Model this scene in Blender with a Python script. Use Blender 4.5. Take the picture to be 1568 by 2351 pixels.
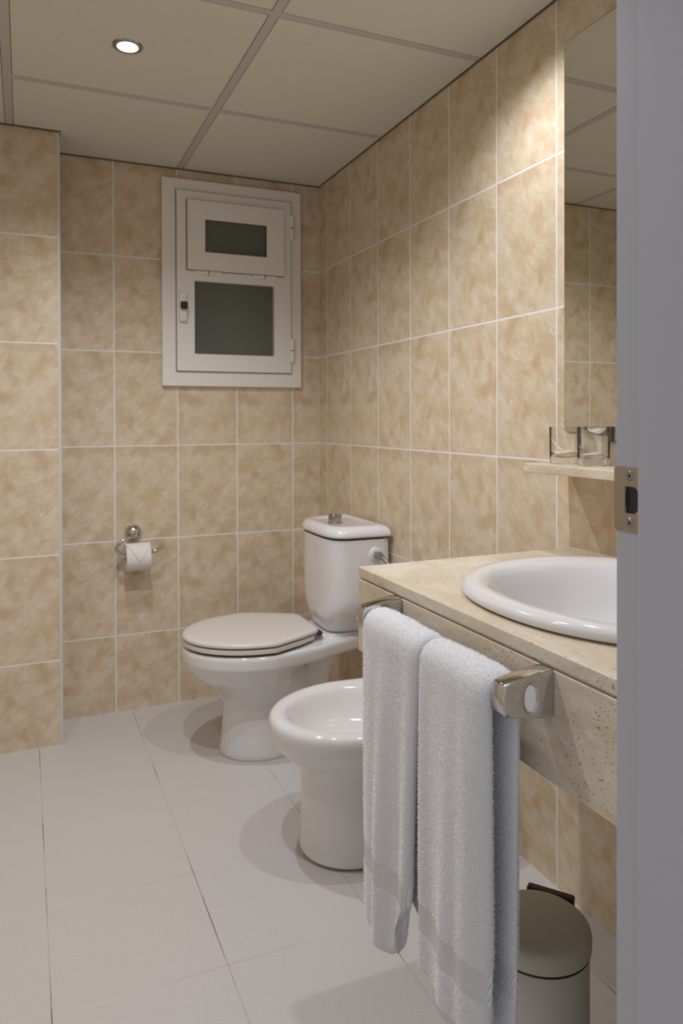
import bpy, bmesh, math, random
import numpy as np
from mathutils import Vector, Matrix
random.seed(7); rng = np.random.default_rng(7)
PI = math.pi
for o in list(bpy.data.objects): bpy.data.objects.remove(o)
scene = bpy.context.scene
COL = scene.collection

# ------------------------------------------------------------------ camera
yaw, pitch, roll = 0.406836, 0.008688, -0.003176
F = Vector((math.sin(yaw)*math.cos(pitch), math.cos(yaw)*math.cos(pitch), -math.sin(pitch)))
R = Vector((math.cos(yaw), -math.sin(yaw), 0)); U = R.cross(F)
R2 = R*math.cos(roll) + U*math.sin(roll); U2 = -R*math.sin(roll) + U*math.cos(roll)
camd = bpy.data.cameras.new('camera'); cam = bpy.data.objects.new('camera', camd); COL.objects.link(cam)
M = Matrix((R2, U2, -F)).transposed().to_4x4(); M.translation = Vector((-1.27924, -3.22561, 1.23220))
cam.matrix_world = M
camd.sensor_fit = 'VERTICAL'; camd.sensor_height = 36; camd.sensor_width = 24
camd.lens = 1691.284/2351*36; camd.shift_y = -(1175.5-977.14)/2351
camd.clip_start = 0.02
camd.dof.use_dof = True; camd.dof.focus_distance = 1.30; camd.dof.aperture_fstop = 6.3
scene.camera = cam

# ------------------------------------------------------------------ world, exposure, lights
EXPOSURE = 0.0
scene.view_settings.view_transform = 'Standard'; scene.view_settings.look = 'None'
scene.view_settings.gamma = 1; scene.view_settings.use_curve_mapping = False
scene.view_settings.exposure = EXPOSURE
w = bpy.data.worlds.new('hall_light'); scene.world = w; w.use_nodes = True
w.node_tree.nodes['Background'].inputs[0].default_value = (0.88, 0.92, 1.0, 1)
w.node_tree.nodes['Background'].inputs[1].default_value = 0.50
LAMPS = [(-0.995, -1.0, 31), (-0.33, -1.70, 22), (-0.995, -1.68, 30), (-1.655, -1.66, 11)]
CEIL = 2.3222
for i, (lx, ly, pw) in enumerate(LAMPS):
    ld = bpy.data.lights.new('downlight_beam', 'SPOT'); ld.energy = pw; ld.color = (0.97, 0.985, 1.04)
    ld.spot_size = math.radians(142); ld.spot_blend = 0.72; ld.shadow_soft_size = 0.018
    lo = bpy.data.objects.new('downlight_beam', ld); lo.location = (lx, ly, CEIL-0.012); COL.objects.link(lo)

# ------------------------------------------------------------------ helpers
def mesh_obj(name, verts, faces, mat=None, parent=None, smooth=False, loc=None):
    me = bpy.data.meshes.new(name); me.from_pydata([tuple(v) for v in verts], [], [tuple(f) for f in faces])
    bm = bmesh.new(); bm.from_mesh(me); bmesh.ops.recalc_face_normals(bm, faces=bm.faces); bm.to_mesh(me); bm.free()
    if smooth: me.polygons.foreach_set('use_smooth', [True]*len(me.polygons))
    if mat: me.materials.append(mat)
    o = bpy.data.objects.new(name, me); COL.objects.link(o)
    if parent is not None: o.parent = parent
    return o
class MB:
    def __init__(s): s.v = []; s.f = []
    def add(s, v, f):
        b = len(s.v); s.v += [tuple(x) for x in v]; s.f += [tuple(i+b for i in g) for g in f]; return s
    def box(s, x0, x1, y0, y1, z0, z1):
        v = [(x0,y0,z0),(x1,y0,z0),(x1,y1,z0),(x0,y1,z0),(x0,y0,z1),(x1,y0,z1),(x1,y1,z1),(x0,y1,z1)]
        return s.add(v, [(0,3,2,1),(4,5,6,7),(0,1,5,4),(1,2,6,5),(2,3,7,6),(3,0,4,7)])
    def loft(s, rings, cap0=True, cap1=True, closed=True):
        n = len(rings[0]); v = [p for r in rings for p in r]; f = []
        for i in range(len(rings)-1):
            for j in range(n if closed else n-1):
                k = (j+1) % n; f.append((i*n+j, i*n+k, (i+1)*n+k, (i+1)*n+j))
        if cap0: f.append(tuple(reversed(range(n))))
        if cap1: f.append(tuple(range((len(rings)-1)*n, len(rings)*n)))
        return s.add(v, f)
    def lathe(s, prof, c=(0,0,0), axis='z', n=48, cap=True):
        rings = []
        for r, h in prof:
            rr = []
            for j in range(n):
                a = 2*PI*j/n; p = (r*math.cos(a), r*math.sin(a), h)
                if axis == 'y': p = (p[0], p[2], p[1])
                if axis == 'x': p = (p[2], p[0], p[1])
                rr.append((p[0]+c[0], p[1]+c[1], p[2]+c[2]))
            rings.append(rr)
        return s.loft(rings, cap, cap)
    def tube(s, pts, r, n=16):
        pts = [Vector(p) for p in pts]; rings = []; nrm = None
        for i, p in enumerate(pts):
            t = (pts[min(i+1, len(pts)-1)] - pts[max(i-1, 0)]).normalized()
            if nrm is None: nrm = t.orthogonal().normalized()
            nrm = (nrm - t*nrm.dot(t)).normalized(); b = t.cross(nrm)
            rad = r[i] if isinstance(r, (list, tuple)) else r
            rings.append([p + (nrm*math.cos(2*PI*j/n) + b*math.sin(2*PI*j/n))*rad for j in range(n)])
        return s.loft(rings)
    def build(s, name, mat, parent=None, smooth=False, bevel=0, seg=3, auto=None):
        o = mesh_obj(name, s.v, s.f, mat, parent, smooth)
        if bevel:
            m = o.modifiers.new('bevel', 'BEVEL'); m.width = bevel; m.segments = seg; m.limit_method = 'ANGLE'; m.angle_limit = math.radians(40)
            o.data.polygons.foreach_set('use_smooth', [True]*len(o.data.polygons)); wn = o.modifiers.new('wn', 'WEIGHTED_NORMAL'); wn.keep_sharp = True
        if auto:
            bm = bmesh.new(); bm.from_mesh(o.data)
            for e in bm.edges: e.smooth = e.calc_face_angle(0) < math.radians(auto)
            bm.to_mesh(o.data); bm.free()
            o.data.polygons.foreach_set('use_smooth', [True]*len(o.data.polygons))
        return o
def empty(name, loc=(0,0,0)):
    o = bpy.data.objects.new(name, None); COL.objects.link(o); o.location = loc; return o
def tag(o, label=None, cat=None, group=None, kind=None):
    if label: o['label'] = label
    if cat: o['category'] = cat
    if group: o['group'] = group
    if kind: o['kind'] = kind
    return o
def struct(o): o['kind'] = 'structure'; return o
def under(o, root):          # parent while keeping world-space vertices in place
    o.parent = root; o.matrix_parent_inverse = Matrix.Translation(-root.location); return o
def smoothpath(pts, n=12):   # Catmull-Rom
    P = [Vector(p) for p in pts]; P = [P[0]*2-P[1]] + P + [P[-1]*2-P[-2]]; out = []
    for i in range(1, len(P)-2):
        for k in range(n):
            t = k/n; a, b, c, d = P[i-1], P[i], P[i+1], P[i+2]
            out.append(0.5*((2*b)+(c-a)*t+(2*a-5*b+4*c-d)*t*t+(3*b-a-3*c+d)*t**3))
    out.append(P[-2]); return out

# ------------------------------------------------------------------ materials
def S(r, g, b):
    f = lambda c: (c/255/12.92) if c <= 10 else ((c/255+0.055)/1.055)**2.4
    return (f(r), f(g), f(b), 1)
def mat(name, col=(0.8,0.8,0.8,1), rough=0.5, metal=0.0, **kw):
    m = bpy.data.materials.new(name); m.use_nodes = True; b = m.node_tree.nodes['Principled BSDF']
    b.inputs['Base Color'].default_value = col; b.inputs['Roughness'].default_value = rough; b.inputs['Metallic'].default_value = metal
    for k, v in kw.items(): b.inputs[k.replace('_', ' ')].default_value = v
    return m
class NT:
    def __init__(s, m): s.m = m; s.t = m.node_tree; s.n = s.t.nodes; s.l = s.t.links; s.b = s.n['Principled BSDF']
    def node(s, typ, **kw):
        nd = s.n.new(typ)
        for k, v in kw.items():
            if k.startswith('i_'):
                key = k[2:]; key = int(key) if key.isdigit() else key.replace('_', ' '); nd.inputs[key].default_value = v
            else: setattr(nd, k, v)
        return nd
    def link(s, a, b): s.l.new(a, b)
    def put(s, sock, v):
        if isinstance(v, (int, float)): sock.default_value = v
        else: s.link(v, sock)
    def math(s, op, a, b=0.0, clamp=False, c=None):
        nd = s.n.new('ShaderNodeMath'); nd.operation = op; nd.use_clamp = clamp
        s.put(nd.inputs[0], a); s.put(nd.inputs[1], b)
        if c is not None: s.put(nd.inputs[2], c)
        return nd.outputs[0]
    def mixc(s, fac, a, b, mode='MIX'):
        nd = s.n.new('ShaderNodeMix'); nd.data_type = 'RGBA'; nd.blend_type = mode
        s.put(nd.inputs[0], fac)
        for i, v in ((6, a), (7, b)):
            if isinstance(v, tuple): nd.inputs[i].default_value = v
            else: s.link(v, nd.inputs[i])
        return nd.outputs[2]
    def xyz(s):
        g = s.n.new('ShaderNodeNewGeometry'); sp = s.n.new('ShaderNodeSeparateXYZ'); s.link(g.outputs['Position'], sp.inputs[0]); return g.outputs['Position'], sp.outputs
    def comb(s, x, y, z):
        nd = s.n.new('ShaderNodeCombineXYZ')
        for i, v in enumerate((x, y, z)): s.put(nd.inputs[i], v)
        return nd.outputs[0]
    def noise(s, vec, scale, detail=4, rough=0.55, dist=0.0):
        nd = s.n.new('ShaderNodeTexNoise'); s.link(vec, nd.inputs['Vector']); nd.inputs['Scale'].default_value = scale
        nd.inputs['Detail'].default_value = detail; nd.inputs['Roughness'].default_value = rough; nd.inputs['Distortion'].default_value = dist
        return nd.outputs[0]
    def ramp(s, v, lo, hi):
        nd = s.n.new('ShaderNodeMapRange'); s.put(nd.inputs[0], v); nd.inputs[1].default_value = lo; nd.inputs[2].default_value = hi
        nd.interpolation_type = 'SMOOTHSTEP'; return nd.outputs[0]
    def bump(s, h, dist, strength=1.0, normal=None):
        nd = s.n.new('ShaderNodeBump'); nd.inputs['Strength'].default_value = strength; nd.inputs['Distance'].default_value = dist
        s.link(h, nd.inputs['Height'])
        if normal is not None: s.link(normal, nd.inputs['Normal'])
        s.link(nd.outputs[0], s.b.inputs['Normal']); return nd.outputs[0]

TW, TH, ZR = 0.26439, 0.4, 1.92185
def tile_mat(name, axis, off):
    m = mat(name, rough=0.16); t = NT(m); pos, xyz = t.xyz()
    h = t.math('DIVIDE', t.math('SUBTRACT', xyz[0 if axis == 'x' else 1], off), TW)
    v = t.math('DIVIDE', t.math('SUBTRACT', xyz[2], ZR), TH)
    hf = t.math('FRACT', h); vf = t.math('FRACT', v); hi = t.math('FLOOR', h); vi = t.math('FLOOR', v)
    dh = t.math('MULTIPLY', t.math('MINIMUM', hf, t.math('SUBTRACT', 1.0, hf)), TW)
    dv = t.math('MULTIPLY', t.math('MINIMUM', vf, t.math('SUBTRACT', 1.0, vf)), TH)
    d = t.math('MINIMUM', dh, dv)
    wob = t.math('MULTIPLY', t.math('SUBTRACT', t.noise(pos, 30, 2), 0.5), 0.0016)
    d = t.math('ADD', d, wob)
    grout = t.math('SUBTRACT', 1.0, t.ramp(d, 0.0026, 0.0036))
    wn = t.n.new('ShaderNodeTexWhiteNoise'); t.link(t.comb(hi, vi, 0.0), wn.inputs['Vector'])
    var = t.math('FLOOR', t.math('MULTIPLY', wn.outputs['Value'], 3.0))
    lx = t.math('MULTIPLY', hf, TW); lz = t.math('MULTIPLY', vf, TH)
    # diagonal in-tile coordinates (prints repeat in a few variants)
    a = math.radians(38)
    u = t.math('ADD', t.math('MULTIPLY', lx, math.cos(a)), t.math('MULTIPLY', lz, math.sin(a)))
    q = t.math('SUBTRACT', t.math('MULTIPLY', lz, math.cos(a)), t.math('MULTIPLY', lx, math.sin(a)))
    vec = t.comb(u, t.math('MULTIPLY', q, 1.5), t.math('MULTIPLY', var, 3.7))
    n1 = t.noise(vec, 11, 7, 0.68, 0.25)
    n2 = t.noise(t.comb(u, t.math('MULTIPLY', q, 2.6), t.math('MULTIPLY', var, 2.3)), 22, 8, 0.75, 0.7)
    vec3 = t.comb(lx, t.math('MULTIPLY', lz, 0.7), t.math('MULTIPLY', var, 5.1))
    n3 = t.noise(vec3, 17, 2, 0.4, 0.2)
    base = t.mixc(t.ramp(n1, 0.32, 0.68), S(205,182,149), S(223,207,182))
    base = t.mixc(t.math('MULTIPLY', t.ramp(n2, 0.50, 0.72), 0.75), base, S(234,224,210))
    base = t.mixc(t.math('MULTIPLY', t.ramp(n3, 0.54, 0.70), 0.45), base, S(192,160,120))
    t.link(t.mixc(grout, base, S(236,232,228)), t.b.inputs['Base Color'])
    t.link(t.math('ADD', t.math('MULTIPLY', grout, 0.5), 0.17), t.b.inputs['Roughness'])
    hgt = t.math('ADD', t.math('MULTIPLY', grout, -1.0), t.math('MULTIPLY', t.noise(pos, 14, 2), 0.25))
    t.bump(hgt, 0.0012, 0.6)
    t.b.inputs['Specular IOR Level'].default_value = 0.4
    return m
M_tile_right = tile_mat('marbled_tile_right', 'y', -0.09235)
M_tile_back = tile_mat('marbled_tile_back', 'x', -0.13624)
M_tile_return = tile_mat('marbled_tile_return', 'x', -1.415)
M_tile_left = tile_mat('marbled_tile_left', 'y', -0.30)

M_floor = mat('floor_tile', rough=0.42); t = NT(M_floor); pos, xyz = t.xyz()
FT = 0.3705
fx = t.math('FRACT', t.math('DIVIDE', t.math('SUBTRACT', xyz[0], -1.2345), FT)); fy = t.math('FRACT', t.math('DIVIDE', t.math('SUBTRACT', xyz[1], -1.2335), FT))
dx = t.math('MULTIPLY', t.math('MINIMUM', fx, t.math('SUBTRACT', 1.0, fx)), FT); dy = t.math('MULTIPLY', t.math('MINIMUM', fy, t.math('SUBTRACT', 1.0, fy)), FT)
n = t.noise(pos, 260, 2, 0.5); n2 = t.noise(pos, 3.0, 2)
base = t.mixc(t.ramp(n, 0.35, 0.65), S(203,199,195), S(211,207,203)); 
gx = t.math('MULTIPLY', t.math('SUBTRACT', 1.0, t.ramp(dx, 0.0008, 0.0016)), t.math('ADD', t.math('MULTIPLY', t.ramp(t.noise(pos, 4.0, 3), 0.45, 0.62), 0.7), 0.25))
gy = t.math('MULTIPLY', t.math('SUBTRACT', 1.0, t.ramp(dy, 0.0008, 0.0016)), 0.45)
base = t.mixc(gy, base, t.mixc(t.ramp(t.noise(pos, 2.2, 1), 0.42, 0.55), S(160,150,140), S(226,222,216)))
base = t.mixc(gx, base, S(112,102,92)); t.link(base, t.b.inputs['Base Color'])
t.bump(t.math('ADD', t.math('MULTIPLY', t.math('MAXIMUM', gx, gy), -1.0), t.math('MULTIPLY', n, 0.12)), 0.0006, 0.5)

M_ceil = mat('mineral_fibre_panel', rough=0.9); t = NT(M_ceil); pos, xyz = t.xyz()
vec = t.comb(t.math('MULTIPLY', xyz[0], 0.35), xyz[1], xyz[2])
n1 = t.noise(vec, 90, 3, 0.6); n2 = t.noise(pos, 500, 1)
fis = t.ramp(n1, 0.66, 0.72)
t.link(t.mixc(t.math('MULTIPLY', fis, 0.5), t.mixc(t.ramp(n2, 0.3, 0.7), S(213,209,195), S(222,219,207)), S(140,126,108)), t.b.inputs['Base Color'])
t.bump(t.math('ADD', t.math('MULTIPLY', fis, -1.0), t.math('MULTIPLY', n2, 0.5)), 0.001, 0.6)
M_bar = mat('grid_bar_paint', S(196,190,182), 0.5)
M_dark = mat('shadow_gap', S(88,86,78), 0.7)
M_white_trim = mat('white_trim', S(214,211,210), 0.35)
M_pvc = mat('window_paint', S(238,234,228), 0.3)
M_pane = mat('frosted_night_pane', S(96,100,93), 0.2, Specular_IOR_Level=0.55)
M_black = mat('black_plastic', S(34,34,34), 0.4)
M_hinge_gap = mat('dark_hinge_and_gap', S(60,58,54), 0.6)  # dark plastic of the seat hinges, also the dark fill of toilet gaps
M_gap = mat('sash_gap_brown', S(128,118,106), 0.6)  # brownish tone of the thin lines around the sashes
M_ceramic = mat('white_ceramic', S(228,226,226), 0.09, Coat_Weight=0.5, Coat_Roughness=0.04)
M_seat = mat('seat_plastic', S(222,216,211), 0.28)
M_chrome = mat('chrome', (0.62,0.62,0.64,1), 0.06, 1.0)
M_chrome_soft = mat('satin_chrome', (0.40,0.39,0.38,1), 0.16, 1.0)
M_steel = mat('brushed_steel', (0.40,0.37,0.34,1), 0.33, 1.0)
t = NT(M_steel); pos, xyz = t.xyz(); t.bump(t.noise(t.comb(xyz[0], t.math('MULTIPLY', xyz[1], 6.0), t.math('MULTIPLY', xyz[2], 0.3)), 700, 2), 0.0001, 0.3)
M_screw = mat('screw_steel', (0.35,0.37,0.36,1), 0.35, 1.0)
M_paper = mat('toilet_paper', S(232,226,222), 0.95)
M_card = mat('cardboard_core', S(150,132,112), 0.9)
M_mirror = mat('mirror_silver', (0.74,0.75,0.70,1), 0.0, 1.0)
M_medge = mat('mirror_edge', S(112,122,108), 0.25)
M_glass = mat('clear_glass', (1,1,1,1), 0.0, Transmission_Weight=1.0, IOR=1.47)
M_binlid = mat('bin_lid_enamel', S(207,204,188), 0.42)
M_binbody = mat('bin_body_enamel', S(214,209,202), 0.3)
M_frame = mat('door_frame_paint', S(182,183,190), 0.5); t = NT(M_frame); pos, xyz = t.xyz(); t.bump(t.noise(pos, 900, 2), 0.0003, 0.25)
M_plaster = mat('white_plaster', S(215,213,210), 0.8)
M_hose = mat('braided_hose', (0.30,0.28,0.25,1), 0.4, 1.0); t = NT(M_hose); pos, xyz = t.xyz(); t.bump(t.noise(pos, 900, 1), 0.0006, 0.8)
M_lamp = bpy.data.materials.new('lamp_glow'); M_lamp.use_nodes = True; t = NT(M_lamp)
t.b.inputs['Emission Color'].default_value = (1, 0.98, 0.95, 1); t.b.inputs['Emission Strength'].default_value = 14

def travertine(name, top=False):
    m = mat(name, rough=0.32); t = NT(m); pos, xyz = t.xyz()
    vec = t.comb(xyz[0], t.math('MULTIPLY', xyz[1], 0.38), xyz[2])
    cloud = t.noise(vec, 11, 5, 0.6, 0.6); fine = t.noise(vec, 75, 4, 0.65)
    base = t.mixc(t.ramp(cloud, 0.36, 0.66), S(206,190,164), S(221,210,192))
    base = t.mixc(t.math('MULTIPLY', t.ramp(fine, 0.5, 0.8), 0.6), base, S(234,226,210))
    vs = t.comb(xyz[0], t.math('MULTIPLY', xyz[1], 0.5), t.math('MULTIPLY', xyz[2], 0.8))
    p1 = t.ramp(t.noise(vs, 330, 3, 0.55), 0.63, 0.67); clus = t.ramp(t.noise(pos, 9, 2), 0.42, 0.62)
    pits = t.math('MULTIPLY', p1, clus)
    p2 = t.ramp(t.noise(vs, 150, 4, 0.65), 0.675, 0.705)
    pits = t.math('MAXIMUM', pits, t.math('MULTIPLY', p2, 0.9))
    vein = t.math('MULTIPLY', t.ramp(t.noise(t.comb(xyz[0], t.math('MULTIPLY', xyz[1], 0.25), xyz[2]), 38, 4, 0.7, 0.5), 0.58, 0.74), 0.5)
    base = t.mixc(vein, base, S(176,156,124))
    t.link(t.mixc(t.math('MULTIPLY', pits, 0.85), base, S(118,98,68)), t.b.inputs['Base Color'])
    t.link(t.math('ADD', t.math('MULTIPLY', pits, 0.5), 0.3), t.b.inputs['Roughness'])
    t.bump(t.math('MULTIPLY', pits, -1.0), 0.0012, 0.7)
    return m
M_trav = travertine('travertine')

def towel_mat(name, bands):
    m = mat(name, S(224,224,228), 0.95); t = NT(m); pos, xyz = t.xyz()
    t.b.inputs['Sheen Weight'].default_value = 0.25; t.b.inputs['Sheen Roughness'].default_value = 0.5
    mask = 0.0
    for z0, z1 in bands:
        k = t.math('MULTIPLY', t.ramp(xyz[2], z0-0.001, z0+0.001), t.math('SUBTRACT', 1.0, t.ramp(xyz[2], z1-0.001, z1+0.001)))
        mask = t.math('MAXIMUM', mask, k)
    loop = t.noise(pos, 420, 3, 0.7)
    rib = t.math('ADD', t.math('MULTIPLY', t.math('SINE', t.math('MULTIPLY', t.math('ADD', xyz[1], t.math('MULTIPLY', xyz[2], 0.25)), 1750.0)), 0.5), 0.5)
    h = t.math('ADD', t.math('MULTIPLY', loop, t.math('SUBTRACT', 1.0, mask)), t.math('MULTIPLY', t.math('MULTIPLY', rib, mask), 0.75))
    t.bump(h, 0.004, 0.8)
    t.link(t.mixc(t.math('MULTIPLY', t.ramp(loop, 0.6, 0.35), 0.2), S(248,247,249), S(215,214,215)), t.b.inputs['Base Color'])
    return m
M_pile = mat('terry_pile', S(250,249,251), 0.95)

# ------------------------------------------------------------------ the room
FRONT, LEFT = -2.599, -2.0
JX = -0.679; DL = -1.56          # right jamb and left jamb of the door opening
struct(MB().box(LEFT-0.1, 0.1, -4.6, 0.1, -0.1, 0).build('floor', M_floor))
# ceiling panels slab with a shallow relief for each panel
xs = [-0.0035, -0.6385, -0.6655, -1.3085, -1.3355, -1.9785]
mb = MB(); PX = [(-0.6365,-0.005),(-1.3065,-0.6675),(-1.9765,-1.3375)]
ys = [-0.013*0, -0.66, -1.33, -2.0, -2.66]
mb.box(LEFT-0.1, 0.1, FRONT-0.2, 0.1, CEIL+0.006, CEIL+0.1)
for x0, x1 in PX:
    for k in range(4):
        y1 = -0.005 if k == 0 else ys[k]-0.0145; y0 = ys[k+1]+0.0145
        if k == 3: y0 = FRONT+0.005
        mb.box(x0, x1, y0, y1, CEIL-0.0005, CEIL+0.0065)
struct(mb.build('ceiling', M_ceil))
mb = MB()
for x in (-0.652, -1.322): mb.box(x-0.013, x+0.013, FRONT, 0, CEIL-0.001, CEIL+0.003)
for y in ys[1:4]:
    for x0, x1 in ((-0.639, 0), (-1.309, -0.665), (LEFT, -1.335)): mb.box(x0, x1, y-0.012, y+0.012, CEIL-0.0005, CEIL+0.003)
struct(mb.build('trim_1', M_bar))
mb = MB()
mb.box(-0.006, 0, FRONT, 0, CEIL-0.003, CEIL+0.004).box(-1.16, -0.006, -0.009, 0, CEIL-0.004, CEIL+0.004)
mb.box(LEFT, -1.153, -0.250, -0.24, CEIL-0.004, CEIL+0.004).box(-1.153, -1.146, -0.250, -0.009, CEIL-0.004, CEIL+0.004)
struct(mb.build('ceiling_gap_shade', M_dark))  # dark strips standing in for the shade where ceiling meets walls
struct(MB().box(0, 0.1, FRONT-0.2, 0.1, 0, CEIL+0.006).build('wall_right', M_tile_right))
struct(MB().box(-1.30, 0, 0, 0.1, 0, CEIL+0.006).build('wall_back', M_tile_back))
struct(MB().box(LEFT, -1.160, -0.24, 0, 0, CEIL+0.006).build('wall_left_return', M_tile_return))
struct(MB().box(LEFT-0.1, LEFT, FRONT-0.2, 0.1, 0, CEIL+0.006).build('wall_left', M_tile_left))
mb = MB().box(-1.160, -1.149, -0.2415, -0.232, 0, CEIL-0.003); mb.box(-1.1545, -1.150, -0.243, -0.2405, 0, CEIL-0.003)
struct(mb.build('trim_3', M_white_trim, bevel=0.0015))
# front wall with the doorway the camera looks through
mb = MB().box(JX+0.03, 0, FRONT-0.18, FRONT, 0, CEIL+0.1).box(LEFT, DL-0.03, FRONT-0.18, FRONT, 0, CEIL+0.1).box(DL-0.03, JX+0.03, FRONT-0.18, FRONT, 2.13, CEIL+0.1)
struct(mb.build('wall_front', M_plaster))

# door frame: rebate, stop, strike plate
door = struct(empty('door_1', (JX, FRONT, 0)))
STOPY = -2.6415
def plate_outline(y0, y1, z0, z1, r, n=6, left_round=True):
    return None
mb = MB()
ph0, ph1 = 1.1095, 1.1795      # plate z range
hz0, hz1 = 1.128, 1.160        # latch hole
fr0 = FRONT-0.18
mb.box(JX, JX+0.03, STOPY-0.001, FRONT, 0, hz0).box(JX, JX+0.03, STOPY-0.001, FRONT, hz1, 2.13)
mb.box(JX, JX+0.03, STOPY-0.001, -2.633, hz0, hz1).box(JX, JX+0.03, -2.612, FRONT, hz0, hz1).box(JX+0.022, JX+0.03, -2.633, -2.612, hz0, hz1)
mb.box(JX-0.012, JX+0.03, fr0, STOPY, 0, 2.13)
mb.box(DL-0.03, DL, fr0, FRONT, 0, 2.13).box(DL, JX+0.03, fr0, FRONT, 2.10, 2.13)
fr = under(mb.build('door_frame', M_frame, bevel=0.0012, seg=2), door)
# strike plate with D-shaped latch hole
bm = bmesh.new()
def arc(cy, cz, r, a0, a1, n=8): return [(cy+r*math.cos(a0+(a1-a0)*i/n), cz+r*math.sin(a0+(a1-a0)*i/n)) for i in range(n+1)]
PY0, PY1 = -2.6412, -2.5965
outer = [(PY0, ph0), (PY1-0.003, ph0)] + arc(PY1-0.003, ph0+0.003, 0.003, -PI/2, 0)[1:] + arc(PY1-0.003, ph1-0.003, 0.003, 0, PI/2) + [(PY0, ph1)]
HY0, HY1 = -2.6315, -2.6125; hr = 0.008
inner = [(HY1, hz0+0.0015), (HY1, hz1-0.0015)] + arc(HY0+hr, hz1-0.0015-hr, hr, PI/2, PI) + arc(HY0+hr, hz0+0.0015+hr, hr, PI, 1.5*PI)
px = JX-0.0004
vo = [bm.verts.new((px, y, z)) for y, z in outer]; vi = [bm.verts.new((px, y, z)) for y, z in inner]
for L in (vo, vi):
    for i in range(len(L)): bm.edges.new((L[i], L[(i+1) % len(L)]))
bmesh.ops.triangle_fill(bm, edges=bm.edges[:], use_beauty=True)
me = bpy.data.meshes.new('strike_plate'); bm.to_mesh(me); bm.free(); me.materials.append(M_steel)
sp = bpy.data.objects.new('strike_plate', me); COL.objects.link(sp); under(sp, door)
so = sp.modifiers.new('solid', 'SOLIDIFY'); so.thickness = 0.0006; so.offset = 0
tag(sp, 'brushed steel strike plate with a latch hole')
under(MB().box(JX+0.002, JX+0.022, -2.6325, -2.6118, hz0+0.0003, hz1-0.0003).build('latch_pocket', M_black), door)
under(MB().box(JX-0.0015, JX+0.0035, -2.6135, -2.6123, 1.1365, 1.1535).build('latch_tongue', M_screw), door)
for zc in (1.1702, 1.1192):
    mb = MB(); c = (0, -2.6195, zc)
    prof = [(0.0001, px-0.0010), (0.0036, px-0.0010), (0.0042, px-0.0004), (0.0042, px+0.0006)]
    sc = under(mb.lathe(prof, (0, c[1], c[2]), 'x', 32).build('plate_screw', M_screw, auto=30), door)
    mb = MB(); mb.box(px-0.0014, px-0.0009, c[1]-0.0021, c[1]+0.0021, zc-0.0006, zc+0.0006).box(px-0.0014, px-0.0009, c[1]-0.0006, c[1]+0.0006, zc-0.0021, zc+0.0021)
    cr = mb.build('cross_slot', M_black); cr.parent = sc
    rg = MB().lathe([(0.0044, px-0.0004), (0.0049, px-0.0012), (0.0056, px-0.0005), (0.0056, px+0.0006), (0.0044, px+0.0006), (0.0044, px-0.0004)], (0, c[1], c[2]), 'x', 32, False).build('countersink_ring', M_steel, auto=50)
    rg.parent = sc

# ------------------------------------------------------------------ window
win = struct(empty('window_1', (-0.415, 0, 1.378)))
def rframe(mb, x0, x1, z0, z1, wx0, wx1, wz0, wz1, ya, yb):   # rectangular frame: outer rect minus inner rect
    q = lambda a, b, c, d, y: [(a, y, c), (b, y, c), (b, y, d), (a, y, d)]
    O1, O2, I1, I2 = q(x0,x1,z0,z1,ya), q(x0,x1,z0,z1,yb), q(wx0,wx1,wz0,wz1,ya), q(wx0,wx1,wz0,wz1,yb)
    b = len(mb.v); mb.v += O1+O2+I1+I2
    for j in range(4):
        k = (j+1) % 4
        mb.f += [(b+j, b+k, b+4+k, b+4+j), (b+4+j, b+4+k, b+12+k, b+12+j), (b+12+j, b+12+k, b+8+k, b+8+j), (b+8+j, b+8+k, b+k, b+j)]
mb = MB(); rframe(mb, -0.733, -0.100, 1.378, 2.275, -0.668, -0.156, 1.447, 2.219, -0.022, -0.001)
under(mb.build('window_frame', M_pvc, bevel=0.003), win)
mb = MB()      # one sheet with two openings, mitred look: lower opening for the pane, upper one behind the vent sash
sx = [-0.672, -0.595, -0.233, -0.1525]; sz = [1.4435, 1.519, 1.836, 1.90, 2.15, 2.2235]
gv = {}
for yy in (-0.033, -0.003):
    for i_, x_ in enumerate(sx):
        for j_, z_ in enumerate(sz): gv[(yy, i_, j_)] = len(mb.v); mb.v.append((x_, yy, z_))
solid = lambda i_, j_: 0 <= i_ < 3 and 0 <= j_ < 5 and not (i_ == 1 and j_ in (1, 3))
for i_ in range(3):
    for j_ in range(5):
        if not solid(i_, j_): continue
        for yy in (-0.033, -0.003): mb.f.append((gv[(yy,i_,j_)], gv[(yy,i_+1,j_)], gv[(yy,i_+1,j_+1)], gv[(yy,i_,j_+1)]))
        for (di, dj, a_, b_) in ((-1,0,(0,0),(0,1)), (1,0,(1,0),(1,1)), (0,-1,(0,0),(1,0)), (0,1,(0,1),(1,1))):
            if not solid(i_+di, j_+dj):
                p_, q_ = (i_+a_[0], j_+a_[1]), (i_+b_[0], j_+b_[1])
                mb.f.append((gv[(-0.033,)+p_], gv[(-0.033,)+q_], gv[(-0.003,)+q_], gv[(-0.003,)+p_]))
under(mb.build('casement_sash', M_pvc, bevel=0.002), win)
mb = MB(); rframe(mb, -0.628, -0.190, 1.882, 2.183, -0.551, -0.271, 1.961, 2.103, -0.048, -0.0335)
under(mb.build('vent_sash', M_pvc, bevel=0.002), win)
g = under(MB().box(-0.5505, -0.2715, -0.026, -0.022, 1.9615, 2.1025).build('vent_pane', M_pane), win)
g = under(MB().box(-0.5945, -0.2335, -0.009, -0.005, 1.5195, 1.8355).build('casement_pane', M_pane), win)
mb = MB(); rframe(mb, -0.676, -0.1485, 1.4395, 2.2275, -0.671, -0.1535, 1.4445, 2.2225, -0.0235, -0.0215); under(mb.build('sash_gap_strip', M_gap), win)  # thin brownish strip along the gap between frame and sash
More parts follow.
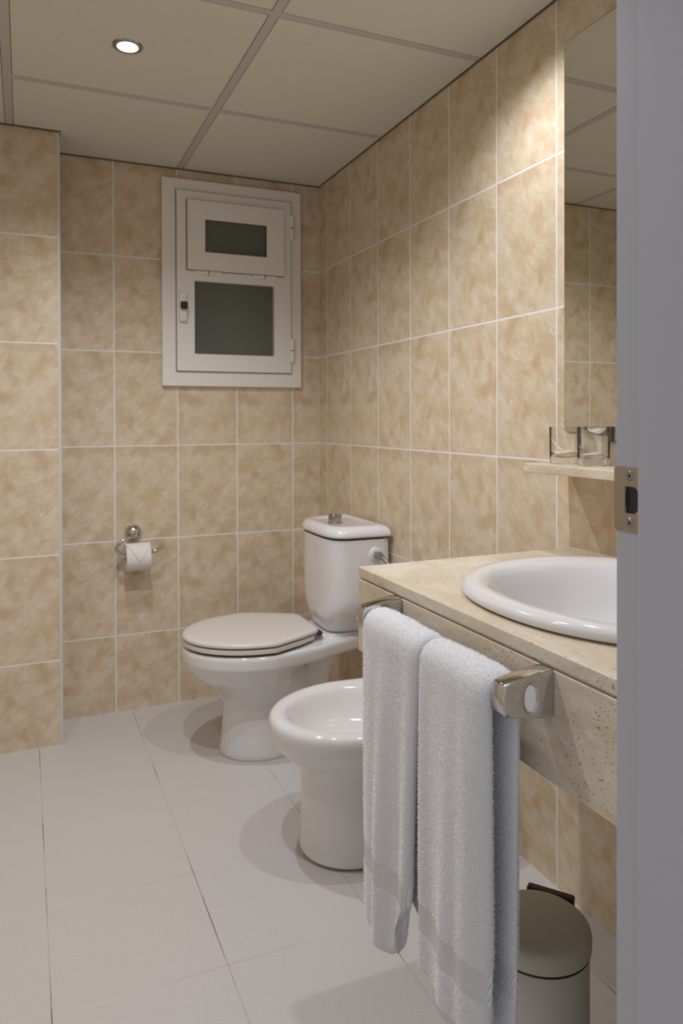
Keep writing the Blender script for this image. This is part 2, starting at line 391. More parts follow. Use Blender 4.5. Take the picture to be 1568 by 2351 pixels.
mb = MB(); rframe(mb, -0.632, -0.186, 1.878, 2.187, -0.627, -0.191, 1.883, 2.182, -0.0345, -0.0325); under(mb.build('vent_gap_strip', M_gap), win)  # same brownish strip around the vent sash
for (hx, hz0_, hz1_) in ((-0.146, 2.05, 2.165), (-0.146, 1.495, 1.60)):
    zm = (hz0_+hz1_)/2
    h = under(MB().lathe([(0.0001,hz0_),(0.0085,hz0_),(0.0085,zm-0.002),(0.006,zm-0.002),(0.006,zm+0.002),(0.0085,zm+0.002),(0.0085,hz1_),(0.0001,hz1_)], (hx, -0.030, 0), 'z', 24).build('hinge', M_pvc, auto=30), win)
    MB().lathe([(0.0001,zm-0.0018),(0.0088,zm-0.0018),(0.0088,zm+0.0018),(0.0001,zm+0.0018)], (hx, -0.030, 0), 'z', 24).build('hinge_washer', M_black, auto=30).parent = h
for (x0, x1) in ((-0.592, -0.480), (-0.335, -0.225)):
    xm = (x0+x1)/2
    h = under(MB().lathe([(0.0001,x0),(0.0085,x0),(0.0085,xm-0.002),(0.006,xm-0.002),(0.006,xm+0.002),(0.0085,xm+0.002),(0.0085,x1),(0.0001,x1)], (0, -0.040, 1.872), 'x', 24).build('hinge', M_pvc, auto=30), win)
    MB().lathe([(0.0001,xm-0.0018),(0.0088,xm-0.0018),(0.0088,xm+0.0018),(0.0001,xm+0.0018)], (0, -0.040, 1.872), 'x', 24).build('hinge_washer', M_black, auto=30).parent = h
lt = under(MB().box(-0.664, -0.630, -0.052, -0.033, 1.655, 1.782).build('latch', M_pvc, bevel=0.008, seg=4), win)
kb = MB().box(-0.662, -0.632, -0.071, -0.052, 1.706, 1.738).build('latch_button', M_black, bevel=0.006, seg=3); kb.parent = lt
tag(kb, 'black latch button')

# ------------------------------------------------------------------ recessed ceiling lights
def downlight(x, y, label):
    r = empty('recessed_light', (x, y, CEIL)); tag(r, label, 'ceiling light', 'recessed lights in the ceiling panels')
    ring = MB().lathe([(0.030, -0.004), (0.034, -0.0055), (0.042, -0.004), (0.044, -0.0005), (0.030, -0.0005), (0.030, -0.004)], (0,0,0), 'z', 48, False).build('trim_ring', M_chrome_soft, r, auto=40)
    MB().lathe([(0.0001, -0.003), (0.029, -0.003), (0.030, -0.0005), (0.0001, -0.0005)], (0,0,0), 'z', 48).build('lamp_face', M_lamp, r, auto=40)
dl_labels = ['lit round recessed light in the ceiling panel before the window wall',
             'recessed light in the panel above the left end of the mirror',
             'recessed light in the middle ceiling panel facing the bidet',
             'recessed light in the ceiling panel by the left wall']
for (lx, ly, _), lb in zip(LAMPS, dl_labels): downlight(lx, ly, lb)

# ------------------------------------------------------------------ ceramic outlines
def egg(xf, xc, xb, hw, hwb, z, yc, n=72, eb=7.0, ef=2.0):
    """tip at xf (towards -X), widest at xc, back edge at xb with half width hwb"""
    pts = []; m = n//2
    for i in range(m):                       # front half: +Y side -> tip -> -Y side
        a = PI/2 + PI*i/m; c, s_ = math.cos(a), math.sin(a)
        pts.append((xc + (xc-xf)*math.copysign(abs(c)**(2/ef), c), yc + hw*math.copysign(abs(s_)**(2/ef), s_), z))
    for i in range(m):                       # back half
        a = 1.5*PI + PI*i/m; c, s_ = math.cos(a), math.sin(a)
        u = abs(c)**(2/eb); v = math.copysign(abs(s_)**(2/eb), s_)
        hwx = hw + (hwb-hw)*(u*u*(3-2*u))
        pts.append((xc + (xb-xc)*u, yc + hwx*v, z))
    return pts
def remesh(o, vox, it=4):
    m = o.modifiers.new('remesh', 'REMESH'); m.mode = 'VOXEL'; m.voxel_size = vox; m.use_smooth_shade = True
    s = o.modifiers.new('smooth', 'SMOOTH'); s.factor = 0.5; s.iterations = it

# ------------------------------------------------------------------ toilet
TY = -0.555
toilet = empty('toilet', (-0.40, TY, 0)); tag(toilet, 'white ceramic toilet with closed lid beside the tiled back wall', 'toilet')
E_ = lambda xf, xc, xb, hw, hwb, z, eb=5: egg(xf, xc, xb, hw, hwb, z, TY, 72, eb)
mb = MB()
mb.loft([E_(-0.622,-0.46,-0.20,0.132,0.10,0.0), E_(-0.622,-0.46,-0.20,0.132,0.10,0.02), E_(-0.612,-0.46,-0.22,0.122,0.09,0.08), E_(-0.606,-0.46,-0.25,0.116,0.08,0.16),
         E_(-0.612,-0.46,-0.27,0.120,0.08,0.21), E_(-0.650,-0.46,-0.29,0.148,0.09,0.25), E_(-0.700,-0.46,-0.30,0.182,0.10,0.29), E_(-0.735,-0.46,-0.32,0.204,0.12,0.325),
         E_(-0.748,-0.46,-0.31,0.213,0.13,0.345), E_(-0.754,-0.46,-0.28,0.219,0.135,0.352)])
mb.loft([E_(-0.750,-0.47,-0.05,0.216,0.10,0.349,6), E_(-0.757,-0.47,-0.035,0.222,0.112,0.358,6), E_(-0.757,-0.47,-0.03,0.222,0.116,0.394,6), E_(-0.751,-0.47,-0.034,0.217,0.112,0.405,6)])
mb.loft([E_(-0.30,-0.20,-0.04,0.115,0.105,0.40,8), E_(-0.29,-0.20,-0.035,0.115,0.105,0.4205,8)])
# rear column with the trap, curving forward towards the floor
def blk(x0, x1, hw, z): return egg(x0, (x0+x1)/2, x1, hw, hw*0.9, z, TY, 40, 3.5, 3.0)
mb.loft([blk(-0.42,-0.165,0.125,0.0), blk(-0.42,-0.165,0.125,0.02), blk(-0.40,-0.175,0.105,0.07), blk(-0.40,-0.19,0.08,0.15), blk(-0.38,-0.195,0.07,0.22), blk(-0.33,-0.185,0.068,0.28), blk(-0.30,-0.15,0.075,0.33), blk(-0.30,-0.10,0.09,0.37)])
bowl = under(mb.build('bowl', M_ceramic, smooth=True), toilet); remesh(bowl, 0.005, 5)
# seat and lid
mb = MB()
so_ = [(0.414,0.004),(0.4165,0.0),(0.4285,0.0),(0.431,0.004)]
mb.loft([E_(-0.755+d,-0.47,-0.285,0.221-d,0.14-d,z,8) for z, d in so_])
under(mb.build('seat', M_seat, auto=50), toilet)
mb = MB()
lo_ = [(0.4365,0.006),(0.4385,0.001),(0.4425,0.0),(0.4475,0.001),(0.4515,0.006),(0.4535,0.014),(0.4545,0.04),(0.4555,0.09)]
mb.loft([E_(-0.757+d,-0.47,-0.27-d*0.9,0.223-d*0.9,0.135-d*0.7,z,9) for z, d in lo_])
under(mb.build('lid', M_seat, auto=50), toilet)
mb = MB()
mb.loft([E_(-0.743,-0.47,-0.292,0.208,0.125,0.4305,8), E_(-0.743,-0.47,-0.292,0.208,0.125,0.437,8)])
mb.loft([E_(-0.743,-0.47,-0.292,0.208,0.125,0.404,8), E_(-0.743,-0.47,-0.292,0.208,0.125,0.4145,8)])
under(mb.build('seat_gap_shade', M_hinge_gap), toilet)  # dark plates put in as the shade between lid, seat and bowl
for s in (-1, 1):
    h = under(MB().lathe([(0.0001,-0.012),(0.009,-0.012),(0.0105,-0.009),(0.0105,0.009),(0.009,0.012),(0.0001,0.012)], (-0.268, TY+s*0.105, 0.4315), 'y', 24).build('seat_hinge', M_hinge_gap, auto=40), toilet)
# cistern
def cis(xb, xfm, xfc, hw, hwf, z, r=0.03, n=12):
    """plan: flat back at xb, flat sides, rounded front corners at xfc, bowed front reaching xfm in the middle"""
    xs = xfc + 0.075; P = [(xb, TY+hw, z)]
    for k in range(1, 4): P.append((xb+(xs-xb)*k/4, TY+hwf+(hw-hwf)*(1-k/4), z))
    m_ = 32; ex = 3.9
    for k in range(m_+1):
        a = PI*k/m_; c_, s_ = math.cos(a), math.sin(a)
        P.append((xs-(xs-xfm)*abs(s_)**(2/ex), TY+hwf*math.copysign(abs(c_)**(2/ex), c_), z))
    for k in range(3, 0, -1): P.append((xb+(xs-xb)*k/4, TY-hwf-(hw-hwf)*(1-k/4), z))
    P.append((xb, TY-hw, z)); return P
mb = MB()
mb.loft([cis(-0.05,-0.222,-0.188,0.108,0.108,0.4215), cis(-0.045,-0.232,-0.190,0.117,0.117,0.432), cis(-0.03,-0.240,-0.192,0.146,0.145,0.465), cis(-0.022,-0.245,-0.193,0.172,0.170,0.496), cis(-0.018,-0.247,-0.193,0.186,0.183,0.522), cis(-0.018,-0.248,-0.192,0.192,0.188,0.550), cis(-0.018,-0.248,-0.191,0.195,0.191,0.62), cis(-0.018,-0.249,-0.190,0.199,0.194,0.787)])
c_ = under(mb.build('cistern', M_ceramic, auto=60), toilet)
m = c_.modifiers.new('sub', 'SUBSURF'); m.levels = 1; m.render_levels = 1
bm = bmesh.new(); bm.from_mesh(c_.data)
cl = bm.edges.layers.float.new('crease_edge')
for e in bm.edges:
    if all(v.co.z > 0.78 for v in e.verts) or all(v.co.z < 0.4225 for v in e.verts): e[cl] = 0.9
    if all(v.co.x > -0.052 and v.co.y > TY+0.08 for v in e.verts) or all(v.co.x > -0.052 and v.co.y < TY-0.08 for v in e.verts): e[cl] = 0.8
bm.to_mesh(c_.data); bm.free()
mb = MB()
L = lambda d, z: cis(-0.016-d*0.6, -0.254+d, -0.204+d, 0.204-d, 0.198-d, z, 0.055)
mb.loft([L(0.006,0.7905), L(0.001,0.7925), L(0.0,0.798), L(0.001,0.806), L(0.004,0.814), L(0.010,0.822), L(0.018,0.8285), L(0.028,0.832), L(0.037,0.831), L(0.045,0.8265), L(0.053,0.824), L(0.075,0.8235)])
under(mb.build('cistern_lid', M_ceramic, auto=60), toilet)
mb = MB(); mb.loft([cis(-0.02,-0.244,-0.196,0.194,0.188,0.786), cis(-0.02,-0.244,-0.196,0.194,0.188,0.791)]); under(mb.build('lid_gap_fill', M_hinge_gap), toilet)  # thin dark sheet filling the gap under the cistern lid
bt = under(MB().lathe([(0.0001,0.8225),(0.029,0.8225),(0.029,0.827),(0.026,0.828),(0.026,0.857),(0.0245,0.859),(0.0001,0.859)], (-0.158, TY+0.0, 0), 'z', 40).build('flush_button', M_chrome_soft, auto=30), toilet)
tag(bt, 'round chrome flush button')
under(MB().lathe([(0.0001,-0.029),(0.020,-0.029),(0.025,-0.027),(0.028,-0.024),(0.030,-0.0)], (-0.075, TY-0.170, 0.726), 'y', 32).build('inlet_boss', M_ceramic, smooth=True), toilet)

# water supply hose from cistern to wall
hose = empty('water_supply_hose', (-0.075, -0.78, 0.60)); tag(hose, 'short grey braided water hose between toilet cistern and right wall', 'hose')
pth = smoothpath([(-0.075,-0.765,0.726), (-0.074,-0.785,0.725), (-0.066,-0.815,0.712), (-0.050,-0.84,0.68), (-0.035,-0.85,0.62), (-0.030,-0.84,0.54), (-0.022,-0.84,0.50)])
under(MB().tube(pth, 0.0075, 14).build('braided_hose', M_hose, smooth=True), hose)
under(MB().lathe([(0.0001,-0.7555),(0.0135,-0.7555),(0.0145,-0.759),(0.0145,-0.784),(0.0125,-0.788),(0.0105,-0.80),(0.0001,-0.80)], (-0.074, 0, 0.726), 'y', 6).build('hose_nut', M_screw), hose)
under(MB().lathe([(0.0001,0),(0.02,0),(0.02,-0.004),(0.011,-0.006),(0.011,-0.03),(0.0001,-0.03)], (0, -0.84, 0.492), 'x', 24).build('angle_valve', M_chrome_soft, auto=30), hose)

# ------------------------------------------------------------------ bidet
BY = -1.278
B_ = lambda xf, xc, xb, hw, hwb, z, eb=5: egg(xf, xc, xb, hw, hwb, z, BY, 72, eb)
mb = MB()
mb.loft([B_(-0.566,-0.42,-0.10,0.140,0.13,0.0), B_(-0.566,-0.42,-0.10,0.140,0.13,0.012), B_(-0.563,-0.42,-0.09,0.137,0.13,0.05), B_(-0.560,-0.42,-0.08,0.134,0.13,0.15), B_(-0.562,-0.42,-0.06,0.136,0.13,0.235),
         B_(-0.566,-0.42,-0.05,0.140,0.135,0.252), B_(-0.585,-0.41,-0.04,0.160,0.15,0.266), B_(-0.612,-0.40,-0.03,0.182,0.17,0.288), B_(-0.638,-0.39,-0.03,0.205,0.18,0.318),
         B_(-0.652,-0.38,-0.03,0.219,0.185,0.345), B_(-0.656,-0.38,-0.03,0.224,0.19,0.372), B_(-0.653,-0.38,-0.03,0.222,0.19,0.388), B_(-0.644,-0.38,-0.035,0.215,0.185,0.397), B_(-0.628,-0.38,-0.05,0.203,0.175,0.400),
         B_(-0.612,-0.38,-0.19,0.183,0.11,0.398), B_(-0.602,-0.38,-0.20,0.170,0.10,0.391), B_(-0.590,-0.38,-0.21,0.158,0.09,0.370), B_(-0.570,-0.38,-0.22,0.142,0.08,0.335), B_(-0.53,-0.38,-0.25,0.11,0.06,0.30), B_(-0.45,-0.37,-0.29,0.06,0.04,0.285)])
bd = mb.build('bidet', M_ceramic, smooth=True); tag(bd, 'white ceramic bidet between the toilet and the hanging towels', 'bidet')
m = bd.modifiers.new('sub', 'SUBSURF'); m.levels = 1; m.render_levels = 2

# ------------------------------------------------------------------ toilet paper holder and roll
tph = empty('toilet_paper_holder', (-0.857, 0, 0.754)); tag(tph, 'chrome toilet paper holder with curled arm on the back wall', 'toilet paper holder')
under(MB().lathe([(0.0001,0),(0.036,0),(0.0365,-0.004),(0.034,-0.014),(0.027,-0.024),(0.018,-0.030),(0.012,-0.033),(0.0001,-0.034)], (-0.857,0,0.754), 'y', 48).build('rosette', M_chrome, auto=40), tph)
arm = smoothpath([(-0.857,-0.028,0.748), (-0.870,-0.045,0.742), (-0.900,-0.058,0.735), (-0.925,-0.064,0.715), (-0.932,-0.066,0.698), (-0.918,-0.067,0.676), (-0.892,-0.068,0.668), (-0.84,-0.068,0.672), (-0.79,-0.068,0.677), (-0.768,-0.068,0.682), (-0.752,-0.068,0.692), (-0.745,-0.068,0.706)])
under(MB().tube(arm, 0.0078, 16).build('holder_arm', M_chrome, smooth=True), tph)
RC = (-0.068, 0.660); RX0, RX1 = -0.897, -0.799; RR = 0.057
roll_ = empty('toilet_paper_roll', (-0.84, RC[0], RC[1]-RR)); tag(roll_, 'white toilet paper roll with its end folded to a point', 'toilet paper')
mb = MB(); rings = []
for r, x in ((0.021, RX0), (RR-0.001, RX0), (RR, RX0+0.001), (RR, RX1-0.001), (RR-0.001, RX1), (0.021, RX1), (0.021, RX0)):
    rings.append([(x, RC[0]+r*math.cos(2*PI*j/64), RC[1]+r*math.sin(2*PI*j/64)) for j in range(64)])
mb.loft(rings, False, False); under(mb.build('paper', M_paper, auto=40), roll_)
mb = MB(); rings = [[(x, RC[0]+r*math.cos(2*PI*j/40), RC[1]+r*math.sin(2*PI*j/40)) for j in range(40)] for r, x in ((0.0195,RX0+0.001),(0.0208,RX0+0.001),(0.0208,RX1-0.001),(0.0195,RX1-0.001),(0.0195,RX0+0.001))]
mb.loft(rings, False, False); under(mb.build('cardboard_core', M_card, auto=40), roll_)
# folded triangular end lying on the front of the roll
mb = MB(); V = []; NR = 14
for k in range(NR+1):
    tt = k/NR; a = math.radians(95 + 95*tt)    # from top round to the front
    half = (RX1-RX0)/2*(1 if tt < 0.25 else max(0.02, 1-(tt-0.25)/0.75)); xm = (RX0+RX1)/2+0.004*tt
    for dr in (0.0004, 0.0022):
        for sx in (-1, 1): V.append((xm+sx*half, RC[0]+(RR+dr+0.002*tt)*math.cos(a), RC[1]+(RR+dr+0.002*tt)*math.sin(a)))
Fc = []
for k in range(NR):
    b = 4*k; Fc += [(b, b+1, b+5, b+4), (b+2, b+6, b+7, b+3), (b, b+4, b+6, b+2), (b+1, b+3, b+7, b+5)]
Fc += [(0, 2, 3, 1), (4*NR, 4*NR+1, 4*NR+3, 4*NR+2)]
mb.add(V, Fc); under(mb.build('folded_end', M_paper, auto=40), roll_)

# ------------------------------------------------------------------ vanity counter
CY1, CY0, CX = -1.742, -2.597, -0.601; CT = 0.906
van = empty('vanity_counter', (-0.3, -2.17, 0.72)); tag(van, 'beige travertine vanity counter hung on the right wall', 'vanity counter')
mb = MB()
SXc, SYc, SA, SB = -0.292, -2.215, 0.245, 0.262     # hole under the basin rim
nn = 72
rect = []
for j in range(nn):
    a = 2*PI*j/nn; c, s = math.cos(a), math.sin(a)
    tx = ((-0.001-SXc)/c if c > 0 else (CX-SXc)/c) if abs(c) > 1e-6 else 1e9
    ty = ((CY1-SYc)/s if s > 0 else (CY0-SYc)/s) if abs(s) > 1e-6 else 1e9
    k = min(tx, ty); rect.append((SXc+c*k, SYc+s*k))
# snap nearest points to the exact corners
for cx_, cy_ in ((-0.001,CY1),(-0.001,CY0),(CX,CY1),(CX,CY0)):
    i = min(range(nn), key=lambda i: (rect[i][0]-cx_)**2+(rect[i][1]-cy_)**2); rect[i] = (cx_, cy_)
hole = [(SXc+SA*math.cos(2*PI*j/nn), SYc+SB*math.sin(2*PI*j/nn)) for j in range(nn)]
ring = lambda P, z: [(x, y, z) for x, y in P]
mb.loft([ring(hole, 0.883), ring(rect, 0.883), ring(rect, CT), ring(hole, CT), ring(hole, 0.883)], False, False)
slab = under(mb.build('countertop', M_trav, bevel=0.003, seg=2), van)
mb = MB().box(CX, CX+0.022, CY0, CY1, 0.720, 0.8795).box(CX+0.022, -0.001, CY1-0.022, CY1-0.0005, 0.720, 0.8795).box(CX+0.004, CX+0.021, CY0, CY1-0.004, 0.8795, 0.883).box(CX+0.021, -0.002, CY1-0.021, CY1-0.004, 0.8795, 0.883)
ap = under(mb.build('apron', M_trav, bevel=0.0025, seg=2), van)

# washbasin
def ov(a, b, z, cx=-0.285, cy=-2.215, e=2.15):
    P = []
    for j in range(96):
        t_ = 2*PI*j/96; c, s = math.cos(t_), math.sin(t_)
        x = cx + a*math.copysign(abs(c)**(2/e), c); y = cy + b*math.copysign(abs(s)**(2/e), s)
        P.append((min(x, -0.03), y, z))
    return P
mb = MB()
mb.loft([ov(0.238,0.255,0.880), ov(0.240,0.258,0.9065), ov(0.272,0.302,0.9067), ov(0.279,0.309,0.911), ov(0.281,0.311,0.917), ov(0.278,0.308,0.924), ov(0.270,0.300,0.929), ov(0.256,0.286,0.931), ov(0.242,0.270,0.9295),
         ov(0.228,0.255,0.923,-0.292), ov(0.215,0.242,0.910,-0.295), ov(0.20,0.226,0.885,-0.298), ov(0.18,0.205,0.85,-0.30), ov(0.15,0.172,0.815,-0.30), ov(0.10,0.115,0.792,-0.30), ov(0.03,0.03,0.785,-0.30),
         ov(0.03,0.03,0.775,-0.30), ov(0.12,0.14,0.780,-0.30), ov(0.17,0.195,0.80,-0.30), ov(0.21,0.235,0.85,-0.29), ov(0.238,0.255,0.880)], False, False)
ws = mb.build('washbasin', M_ceramic, smooth=True); tag(ws, 'white oval washbasin set into the travertine counter', 'washbasin')

# ------------------------------------------------------------------ towel rail
rail = empty('towel_rail', (CX, -2.16, 0.85)); tag(rail, 'chrome towel rail with rounded end brackets on the counter front', 'towel rail')
def bracket(y0, y1):
    n = 20; x_in, x_out = CX-0.0005, -0.6835
    def prof(z_in0, z_in1, z_out0, z_out1):
        P = []
        for k in range(n+1):      # top edge, bowed
            u = k/n; x = x_in+(x_out-x_in)*u; P.append((x, z_in1+(z_out1-z_in1)*u**1.9 ))
        for k in range(n+1):      # outer end slightly bowed out, then bottom edge
            u = k/n
            if 0 < u < 1: P.append((x_out-0.0035*math.sin(PI*u), z_out1+(z_out0-z_out1)*u))
        for k in range(n, -1, -1):
            u = k/n; x = x_in+(x_out-x_in)*u; P.append((x, z_in0+(z_out0-z_in0)*u**1.9))
        return P
    P = prof(0.815, 0.882, 0.828, 0.870)
    hc = (-0.640, 0.846); NA_ = 120; O = []
    for j in range(NA_):                     # outline resampled by angle about the hole centre
        a = 2*PI*j/NA_; dx, dz = math.cos(a), math.sin(a); best = 0.05
        for i in range(len(P)):
            (ax, az), (bx, bz) = P[i], P[(i+1) % len(P)]
            ex, ez = bx-ax, bz-az; den = dx*ez-dz*ex
            if abs(den) < 1e-12: continue
            k = ((ax-hc[0])*ez-(az-hc[1])*ex)/den; u = ((ax-hc[0])*dz-(az-hc[1])*dx)/den
            if k > 0 and -1e-6 <= u <= 1+1e-6: best = k; break
        O.append((dx*best, dz*best))
    def ringp(y, k): return [(hc[0]+x*k, y, hc[1]+z*k) for x, z in O]
    def holep(y, k): return [(hc[0]+0.0100*k*math.cos(2*PI*j/NA_), y, hc[1]+0.0185*k*math.sin(2*PI*j/NA_)) for j in range(NA_)]
    mb = MB(); mb.loft([holep(y0+0.0075,1.0), holep(y0+0.0025,1.0), holep(y0+0.0012,1.08), holep(y0+0.0007,1.3), holep(y0+0.0003,1.45), holep(y0+0.0001,1.55), ringp(y0, 0.955), ringp(y0+0.0004, 0.985), ringp(y0+0.0016, 1.0),
                        ringp(y1-0.0016, 1.0), ringp(y1-0.0004, 0.985), ringp(y1, 0.955), holep(y1-0.0001,1.5), holep(y1-0.003,1.05), holep(y1-0.006,1.0), holep(y0+0.0075,1.0)], False, False)
    br = under(mb.build('bracket', M_chrome, auto=45), rail)
    pl = MB().lathe([(0.0001, y0+0.0028), (0.0103, y0+0.0028), (0.0103, y0+0.0075), (0.0001, y0+0.0075)], (0,0,0), 'y', 40)
    pl.v = [(hc[0]+x*0.97, y, hc[1]+z*1.8) for x, y, z in pl.v]
    pg = pl.build('hole_insert', M_pile, auto=40); pg.parent = br; pg['label'] = 'pale insert in the oval hole'
    return br
bracket(-2.400, -2.372); bracket(-1.950, -1.922)
under(MB().tube([(-0.6635,-2.374,0.8475), (-0.6635,-1.948,0.8475)], 0.0095, 28).build('rail_bar', M_chrome, auto=40), rail)

# ------------------------------------------------------------------ towels
def towel(y0, y1, zf, zb, label, seed, bands, folds, narrow, curl):
    root = empty('bath_towel', (-0.6635, (y0+y1)/2, 0.87)); tag(root, label, 'towel', 'white towels over the towel rail')
    rs = np.random.default_rng(seed)
    xf, xb, zc = -0.6855, -0.6365, 0.8415; R_ = (xb-xf)/2; xm = (xf+xb)/2
    path = []          # centreline: front bottom -> over the bar -> back bottom
    NF, NB, NA = 190, 90, 26
    for i in range(NF): path.append((xf, zf+(zc-zf)*i/NF, 0))
    for i in range(NA+1):
        a = PI - PI*i/NA; path.append((xm+R_*math.cos(a), zc+R_*math.sin(a), 1))
    for i in range(1, NB+1): path.append((xb, zc-(zc-zb)*i/NB, 2))
    path = np.array(path); ns = len(path)
    P2 = path[:, :2]; tan = np.gradient(P2, axis=0); tan /= np.linalg.norm(tan, axis=1)[:, None]
    nor = np.stack([-tan[:, 1], tan[:, 0]], 1)           # outward (towards -X on the front leaf)
    NV = 150; W = (y1-y0)/2; yc = (y0+y1)/2
    h_ = np.linspace(0, PI, NV//2, endpoint=False); hy = np.cos(h_); ht = np.sqrt(np.clip(1-np.abs(hy)**7, 0, 1))
    vy = np.concatenate([hy, -hy]); vt = np.concatenate([ht, -ht])
    ph = rs.uniform(0, 6.28, 6)
    V = np.zeros((ns, NV, 3))
    for i in range(ns):
        x, z, k = path[i]
        if k == 0: T = 0.0125; zt = (zc-z)
        elif k == 1: T = 0.0115; zt = 0
        else: T = 0.0105; zt = (zc-z)
        gl = min(1.0, zt/0.35)
        end = min(1.0, (i+0.3)/4.0, (ns-1-i+0.3)/4.0); end = math.sqrt(max(0.02, 1-(1-end)**2))
        s = vy
        drape = 0.0
        for (kk, am, p0) in folds: drape = drape + am*np.sin(kk*s*PI+p0+0.5*math.sin(3*zt+p0))
        drape = drape*(0.12+0.88*gl)
        if k == 2: drape = drape*0.35 - 0.004*gl
        lean = -0.004*gl if k == 0 else 0
        flare = 1 + (0.02*gl if k == 0 else 0.0) + 0.010*math.sin(7*zt+ph[0])*gl
        shift = 0.004*math.sin(5*zt+ph[1])*gl
        off = vt*T*end + (drape if k != 1 else drape) + (-lean)
        V[i, :, 0] = x + nor[i, 0]*off; V[i, :, 2] = z + nor[i, 1]*off
        V[i, :, 1] = yc + shift + W*flare*s*(1-0.03*(1-end)) + (narrow*min(1.2, zt/0.4)*(0.5-0.5*s) if k == 0 else 0)
        if k == 0: V[i, :, 0] += 0.35*narrow*min(1.2, zt/0.4)*np.clip(-s-0.4, 0, 1)
        if k == 0 and zt > 0.2:      # slack hem: lower edge dips and curls a little
            V[i, :, 2] += (0.012*s)*min(1, (zt-0.2)/0.3)
            wl = max(0, 1-(z-zf)/0.20); V[i, :, 2] += curl*wl*wl*np.clip((-s-0.15)/0.85, 0, 1)**2; V[i, :, 1] += 0.25*curl*wl*wl*np.clip((-s-0.3)/0.7, 0, 1)
    verts = V.reshape(-1, 3); idx = np.arange(ns*NV).reshape(ns, NV)
    a = idx[:-1]; b = idx[1:]; quads = np.stack([a, np.roll(a, -1, 1), np.roll(b, -1, 1), b], 2).reshape(-1, 4)
    faces = [tuple(q) for q in quads.tolist()] + [tuple(reversed(idx[0].tolist())), tuple(idx[-1].tolist())]
    body = mesh_obj('towel_cloth', verts.tolist(), faces, towel_mat('white_terry', bands), None, True); under(body, root)
    # terry pile: short loops standing out of the cloth
    me = body.data; n = len(me.polygons); A = np.zeros(n); me.polygons.foreach_get('area', A); C = np.zeros(n*3); me.polygons.foreach_get('center', C); C = C.reshape(-1, 3)
    Nn = np.zeros(n*3); me.polygons.foreach_get('normal', Nn); Nn = Nn.reshape(-1, 3)
    # outward check
    lim = 0.0003; A = np.where(A > lim, 0, A)
    inb = np.zeros(n, bool)
    for z0, z1 in bands: inb |= (C[:, 2] > z0) & (C[:, 2] < z1)
    A = np.where(inb, 0, A)
    N = 120000; pick = rs.choice(n, N, p=A/A.sum())
    base = C[pick] + rs.uniform(-0.0016, 0.0016, (N, 3)); nn_ = Nn[pick]
    base -= nn_*np.sum((base-C[pick])*nn_, 1)[:, None]
    d = nn_ + rs.normal(0, 0.55, (N, 3)); d[:, 2] -= 0.25; d /= np.linalg.norm(d, axis=1)[:, None]
    side = np.cross(d, rs.normal(0, 1, (N, 3))); side /= np.linalg.norm(side, axis=1)[:, None]
    ln = rs.uniform(0.0016, 0.0036, (N, 1)); wd = 0.00035
    v0 = base - side*wd - nn_*0.0004; v1 = base + side*wd - nn_*0.0004; v2 = base + d*ln
    PV = np.stack([v0, v1, v2], 1).reshape(-1, 3)
    pm = bpy.data.meshes.new('terry_pile'); pm.vertices.add(N*3); pm.vertices.foreach_set('co', PV.ravel())
    pm.loops.add(N*3); pm.loops.foreach_set('vertex_index', np.arange(N*3)); pm.polygons.add(N)
    pm.polygons.foreach_set('loop_start', np.arange(0, N*3, 3)); pm.update(); pm.validate(); pm.materials.append(M_pile)
    po = bpy.data.objects.new('terry_pile', pm); COL.objects.link(po); under(po, root); po['kind'] = 'stuff'
towel(-2.172, -1.958, 0.288, 0.36, 'white terry towel hung on the far half of the rail, shorter one', 3,
      [(0.402, 0.446), (0.0, 0.300)], [(1.5, 0.0065, 0.4), (2.7, 0.0040, 1.9), (4.3, 0.0014, 0.7)], 0.032, 0.12)
towel(-2.366, -2.178, 0.330, 0.30, 'white terry towel next to the near rail bracket in front of the bin', 11,
      [(0.405, 0.452), (0.0, 0.345)], [(1.2, 0.0060, 2.6), (2.5, 0.0032, 0.3), (4.1, 0.0012, 1.5)], 0.006, 0.02)

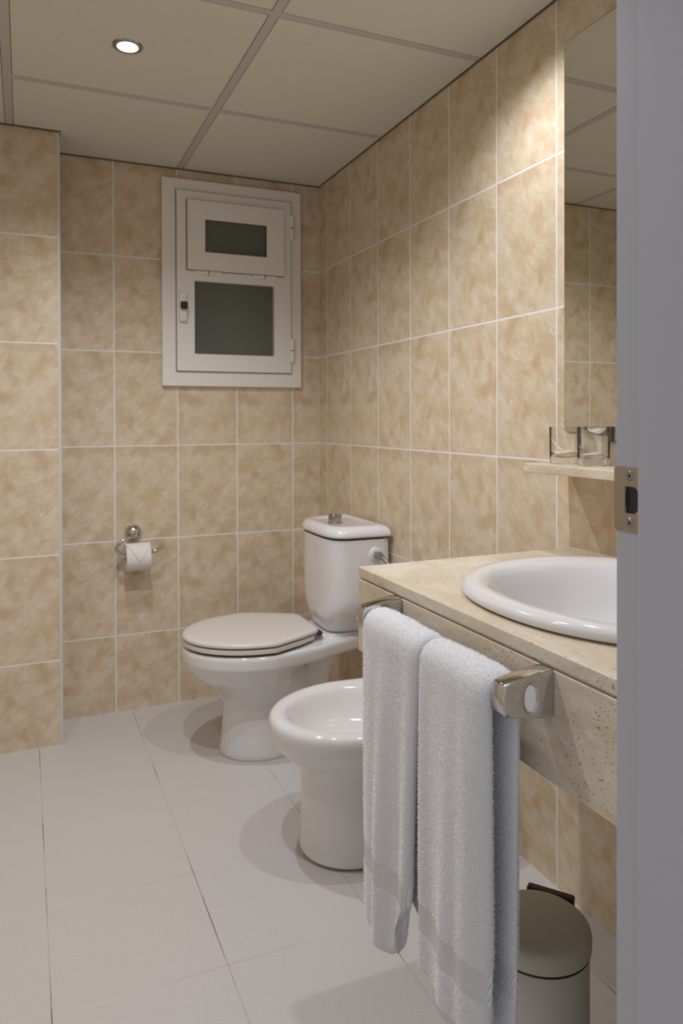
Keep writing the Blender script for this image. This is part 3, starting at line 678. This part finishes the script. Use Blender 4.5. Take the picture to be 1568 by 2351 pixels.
# ------------------------------------------------------------------ mirror, shelf, glasses
mir = empty('wall_mirror', (0, -2.15, 1.177)); tag(mir, 'tall frameless mirror on the right wall above the stone shelf', 'mirror')
under(MB().box(-0.0056, -0.0005, -2.58, -1.7155, 1.177, 2.190).build('mirror_backing', M_medge), mir)
under(MB().box(-0.0062, -0.0056, -2.5785, -1.717, 1.1785, 2.1885).build('mirror_glass', M_mirror), mir)
sh = MB().box(-0.1395, -0.0005, -2.58, -1.722, 1.100, 1.1215).build('wall_shelf', M_trav, bevel=0.002, seg=2)
tag(sh, 'narrow beige stone shelf under the mirror holding two glasses', 'shelf')
def tumbler(x, y):
    z = 1.1220
    prof = [(0.0001,0),(0.033,0),(0.0355,0.0015),(0.0365,0.005),(0.0375,0.088),(0.0368,0.0895),(0.0366,0.088),(0.0358,0.022),(0.031,0.0165),(0.015,0.0145),(0.0001,0.014)]
    return MB().lathe(prof, (x, y, z), 'z', 64).build('drinking_glass', M_glass, auto=50)
tag(tumbler(-0.060, -1.782), 'clear glass tumbler on the stone shelf, nearer the window wall', 'glass', 'tumblers on the stone shelf')
tag(tumbler(-0.052, -1.872), 'clear glass tumbler on the stone shelf, closest to the door frame', 'glass', 'tumblers on the stone shelf')

# ------------------------------------------------------------------ waste bin
BX, BYY, BR = -0.422, -2.136, 0.0935
binr = empty('pedal_bin', (BX, BYY, 0)); tag(binr, 'small round white pedal bin under the vanity counter', 'bin')
under(MB().lathe([(0.0001,0.004),(BR-0.004,0.004),(BR-0.003,0.02),(BR-0.003,0.272),(BR-0.006,0.276),(0.0001,0.276)], (BX,BYY,0), 'z', 72).build('bin_body', M_binbody, auto=40), binr)
under(MB().lathe([(0.0001,0.0),(BR-0.001,0.0),(BR-0.001,0.012),(0.0001,0.012)], (BX,BYY,0), 'z', 72).build('bin_base', M_black, auto=40), binr)
under(MB().lathe([(0.0001,0.2755),(BR-0.001,0.2755),(BR-0.001,0.2805),(0.0001,0.2805)], (BX,BYY,0), 'z', 72).build('lid_seal', M_black, auto=40), binr)
under(MB().lathe([(0.0001,0.2805),(BR,0.2805),(BR+0.001,0.284),(BR+0.001,0.303),(BR-0.001,0.310),(BR-0.006,0.315),(BR-0.014,0.3185),(0.05,0.3205),(0.0001,0.3215)], (BX,BYY,0), 'z', 72).build('bin_lid', M_binlid, auto=50), binr)
# hinge block at the back right of the rim
ha = math.radians(38); hc_ = Vector((BX+math.cos(ha)*(BR+0.003), BYY+math.sin(ha)*(BR+0.003), 0))
mb = MB().box(-0.006, 0.014, -0.045, 0.045, 0.262, 0.312)
rot = Matrix.Rotation(ha, 3, 'Z'); mb.v = [tuple(rot @ Vector(v) + Vector((hc_.x, hc_.y, 0))) for v in mb.v]
under(mb.build('bin_hinge', M_black, bevel=0.004), binr)
